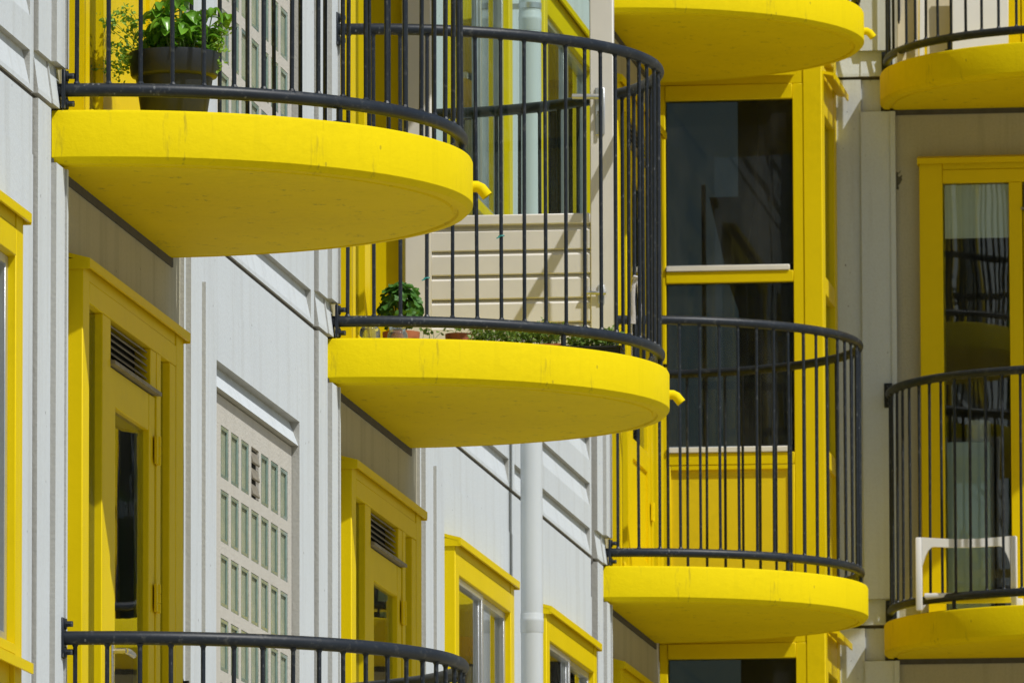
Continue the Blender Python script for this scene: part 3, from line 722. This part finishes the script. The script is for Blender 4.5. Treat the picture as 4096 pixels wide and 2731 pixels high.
box_planter(-.80, -1.0, 6.72, 'black planter box of leafy plants near the curved end of the middle balcony', 150, .11, 12, M_pot).scale = (1, 1, .6)
tp = empty('terracotta_pot', (7.02, -.345, 0)); tag(tp, 'small terracotta pot squeezed between the black planter and the seedlings', 'plant pot')
part('pot', MB().lathe([(0, 0), (.036, 0), (.046, .115), (.052, .117), (.053, .145), (.048, .145), (.046, .13), (0, .128)], 26, (0, 0, 0), False), M_terra, tp)
part('soil', MB().lathe([(0, .132), (.047, .131)], 18, (0, 0, 0), False), M_soil, tp)
tufts('sprouts', M_seed, [((rnd.uniform(-.03, .03), rnd.uniform(-.03, .03), .13), (rnd.uniform(-.05, .05), rnd.uniform(-.05, .05), .16 + rnd.random() * .03)) for _ in range(4)], None, 4, .02, tp, .5, 19)
# rag knotted to the railing, two plant ties
rag = empty('knotted_rag', (XB + R - rr * math.cos(2.08), -rr * math.sin(2.08) - .0, .25)); tag(rag, 'grey white rag knotted on the railing of the middle balcony', 'rag')
def strip(pts, wd, nm):
    V, Fc = [], []
    for i, (p, tw) in enumerate(pts):
        p = Vector(p); s = Vector((math.sin(tw) * wd * .6, math.cos(tw) * wd, 0)) * (1 - .25 * math.sin(i)); V += [p - s, p + s * .2 + Vector((-.006, 0, 0)), p + s]
    for i in range(len(pts) - 1):
        for k in (0, 1): Fc.append((i * 3 + k, i * 3 + 1 + k, i * 3 + 4 + k, i * 3 + 3 + k))
    return mesh(nm, V, Fc, M_cloth, None, True)
link('tail', strip([((0, 0, .17), .2), ((-.006, .012, .14), .5), ((-.008, .016, .09), .1), ((-.004, .014, .03), .6), ((-.006, .018, -.01), .2)], .012, 'tail'), rag)
link('tail', strip([((0, 0, .17), -.3), ((-.008, -.008, .13), .2), ((-.006, -.012, .07), -.4), ((-.008, -.024, 0), .3)], .009, 'tail'), rag)
part('knot', MB().tube([(-.012, -.012, .172), (0, -.014, .178), (.012, 0, .172), (0, .014, .168), (-.013, .008, .174), (-.013, -.006, .17)], .006, 7), M_cloth, rag)
def tie(k, z, label):
    an = math.pi * (k + .72) / (NB + .44); t_ = empty('plant_tie', (XB + R - rr * math.cos(an), -rr * math.sin(an), z)); tag(t_, label, 'plant tie', 'teal ties on the railing')
    part('band', MB().tube([(.010 * math.cos(q * .7), .010 * math.sin(q * .7), q * .0008) for q in range(10)], .0028, 6), M_tie, t_)
    part('tail', MB().tube([(-.010, .004, 0), (-.014, .016, -.006)], .0025, 6), M_tie, t_)
tie(3, .225, 'teal tie knotted low on a baluster in front of the geranium')
tie(6, .395, 'teal tie knotted on a baluster in front of the cream door siding')

# ------------------------------------------------------------------ far wing: chair, boards, blind, appliance
ch = empty('plastic_chair', (17.55, -1.52, 0)); tag(ch, 'small white plastic chair standing on the right hand balcony', 'chair')
bk = MB(); hw = .235
pts = [(-.17, -hw, 0), (-.175, -hw, .25), (-.18, -hw + .004, .34), (-.18, -hw + .02, .375)]
for s, nm in ((-1, 'leg'), (1, 'leg')):
    part('leg', MB().box(-.20, -.165, s * hw - .016, s * hw + .016, 0, .362, .006, 2), M_white, ch)
    part('leg', MB().box(.15, .185, s * hw - .02, s * hw + .02, 0, .085, .006, 2), M_white, ch)
top = MB(); n = 28; up_, lo_ = [], []
for i in range(n + 1):
    k = i / n; y = -hw + .0165 + (2 * hw - .033) * k; e = abs(k - .5) * 2; zt = .362 - .012 * math.cos(math.pi * (k - .5))
    up_.append((y, zt)); lo_.append((y, zt - .042 - .10 * max(0, (e - .72) / .28) ** 2.2))
for a_ in range(n): top.prism([up_[a_], up_[a_ + 1], lo_[a_ + 1], lo_[a_]], 'x', -.197, -.169)
bmesh.ops.remove_doubles(top.bm, verts=top.bm.verts, dist=1e-5)
part('backrest', top, M_white, ch)
part('seat', MB().box(-.164, .184, -hw + .023, hw - .023, .065, .088, .006, 2), M_white, ch)

def board(u, y0, y1, z1, lean, mt, name, label, th=.02):
    b = empty(name, (u, (y0 + y1) / 2, H)); tag(b, label, 'board', 'boards stored on the upper right balcony')
    w_ = abs(y1 - y0) / 2
    part('panel', MB().box(-th / 2, th / 2, -w_, w_, .0, z1 * .36, .002), mt, b, None, (0, lean, 0))
    return b
board(17.72, -1.17, -1.275, 1.5, .16, M_board, 'wooden_board', 'narrow beige board leaning leftmost on the upper right balcony')
board(17.66, -1.285, -1.31, 1.4, .15, M_white, 'white_batten', 'thin white batten between two beige boards on the upper right balcony')
board(17.70, -1.32, -1.435, 1.5, .14, M_board, 'wooden_board', 'wide beige board beside the bright white sheet on the upper right balcony')
board(17.60, -1.455, -1.735, 1.3, .12, M_white, 'white_sheet', 'bright white sheet leaning on the upper right balcony', .012)

dd = doors['D', 0]
part('roller_blind', MB().box(.125, .449, -.012, -.009, 1.955, 2.228), M_blind, dd)
ap = empty('water_heater', (XW2 + .19, -1.455, .0)); tag(ap, 'pale blue cabinet with a cylinder on top behind the right hand door glass', 'cabinet')
part('cabinet', MB().box(-.15, .15, -.125, .095, .0, .93, .01, 2), M_appl, ap)
part('cylinder', MB().lathe([(.0, .932), (.06, .932), (.062, .945), (.062, 1.03), (.058, 1.045), (0, 1.047)], 24, (-.03, -.06, 0), False), M_white, ap)
# curtains behind doors and windows; the widest are added to lighten the leaf glass
for (t, u, lv, w_, z0_, h_) in ((1, .88, -1, .7, .6, 1.5), (1, XB + .88, -1, .7, .6, 1.5), (1, .36, -1, .2, .1, 2.1), (1, XB + 3.42, -1, .30, 1.05, 1.2), (1, XB + 4.75, -1, .25, 1.05, 1.2), (1, 12.4, -1, .3, 1.05, 1.2), (1, -1.6, -1, .6, .7, 1.6)):
    place(link('curtain', curtain_me(w_, h_, .022, max(3, int(w_ * 14)))), t, u, lv * H + z0_).location += Vector((0, .22 if w_ != .7 else .045, 0))

# ------------------------------------------------------------------ trees on the far side of the courtyard, behind the viewer (seen only in the glass)
rnd = random.Random(21); V, Fc = [], []
for i in range(9000):
    cx_ = -62 + rnd.gauss(0, 3); cy_ = rnd.uniform(-45, 40); top_ = 17 + 4 * math.sin(cy_ * .35) + 2.5 * math.sin(cy_ * .9 + 1)
    c_ = Vector((cx_, cy_, GROUND + 1.5 + (top_ + 2) * rnd.random() ** .8)); d = Vector((rnd.gauss(0, 1), rnd.gauss(0, 1), rnd.gauss(0, 1))).normalized(); e = d.orthogonal().normalized(); q = rnd.uniform(.35, .8); n = len(V)
    V.extend([c_ - d * q - e * q * .6, c_ + d * q - e * q * .6, c_ + d * q + e * q * .6, c_ - d * q + e * q * .6]); Fc.append((n, n + 1, n + 2, n + 3))
o = link('tree_belt', mesh('tree_belt', V, Fc, M_basil)); o['kind'] = 'stuff'; o['label'] = 'belt of green trees across the courtyard from the block'; o['category'] = 'trees'
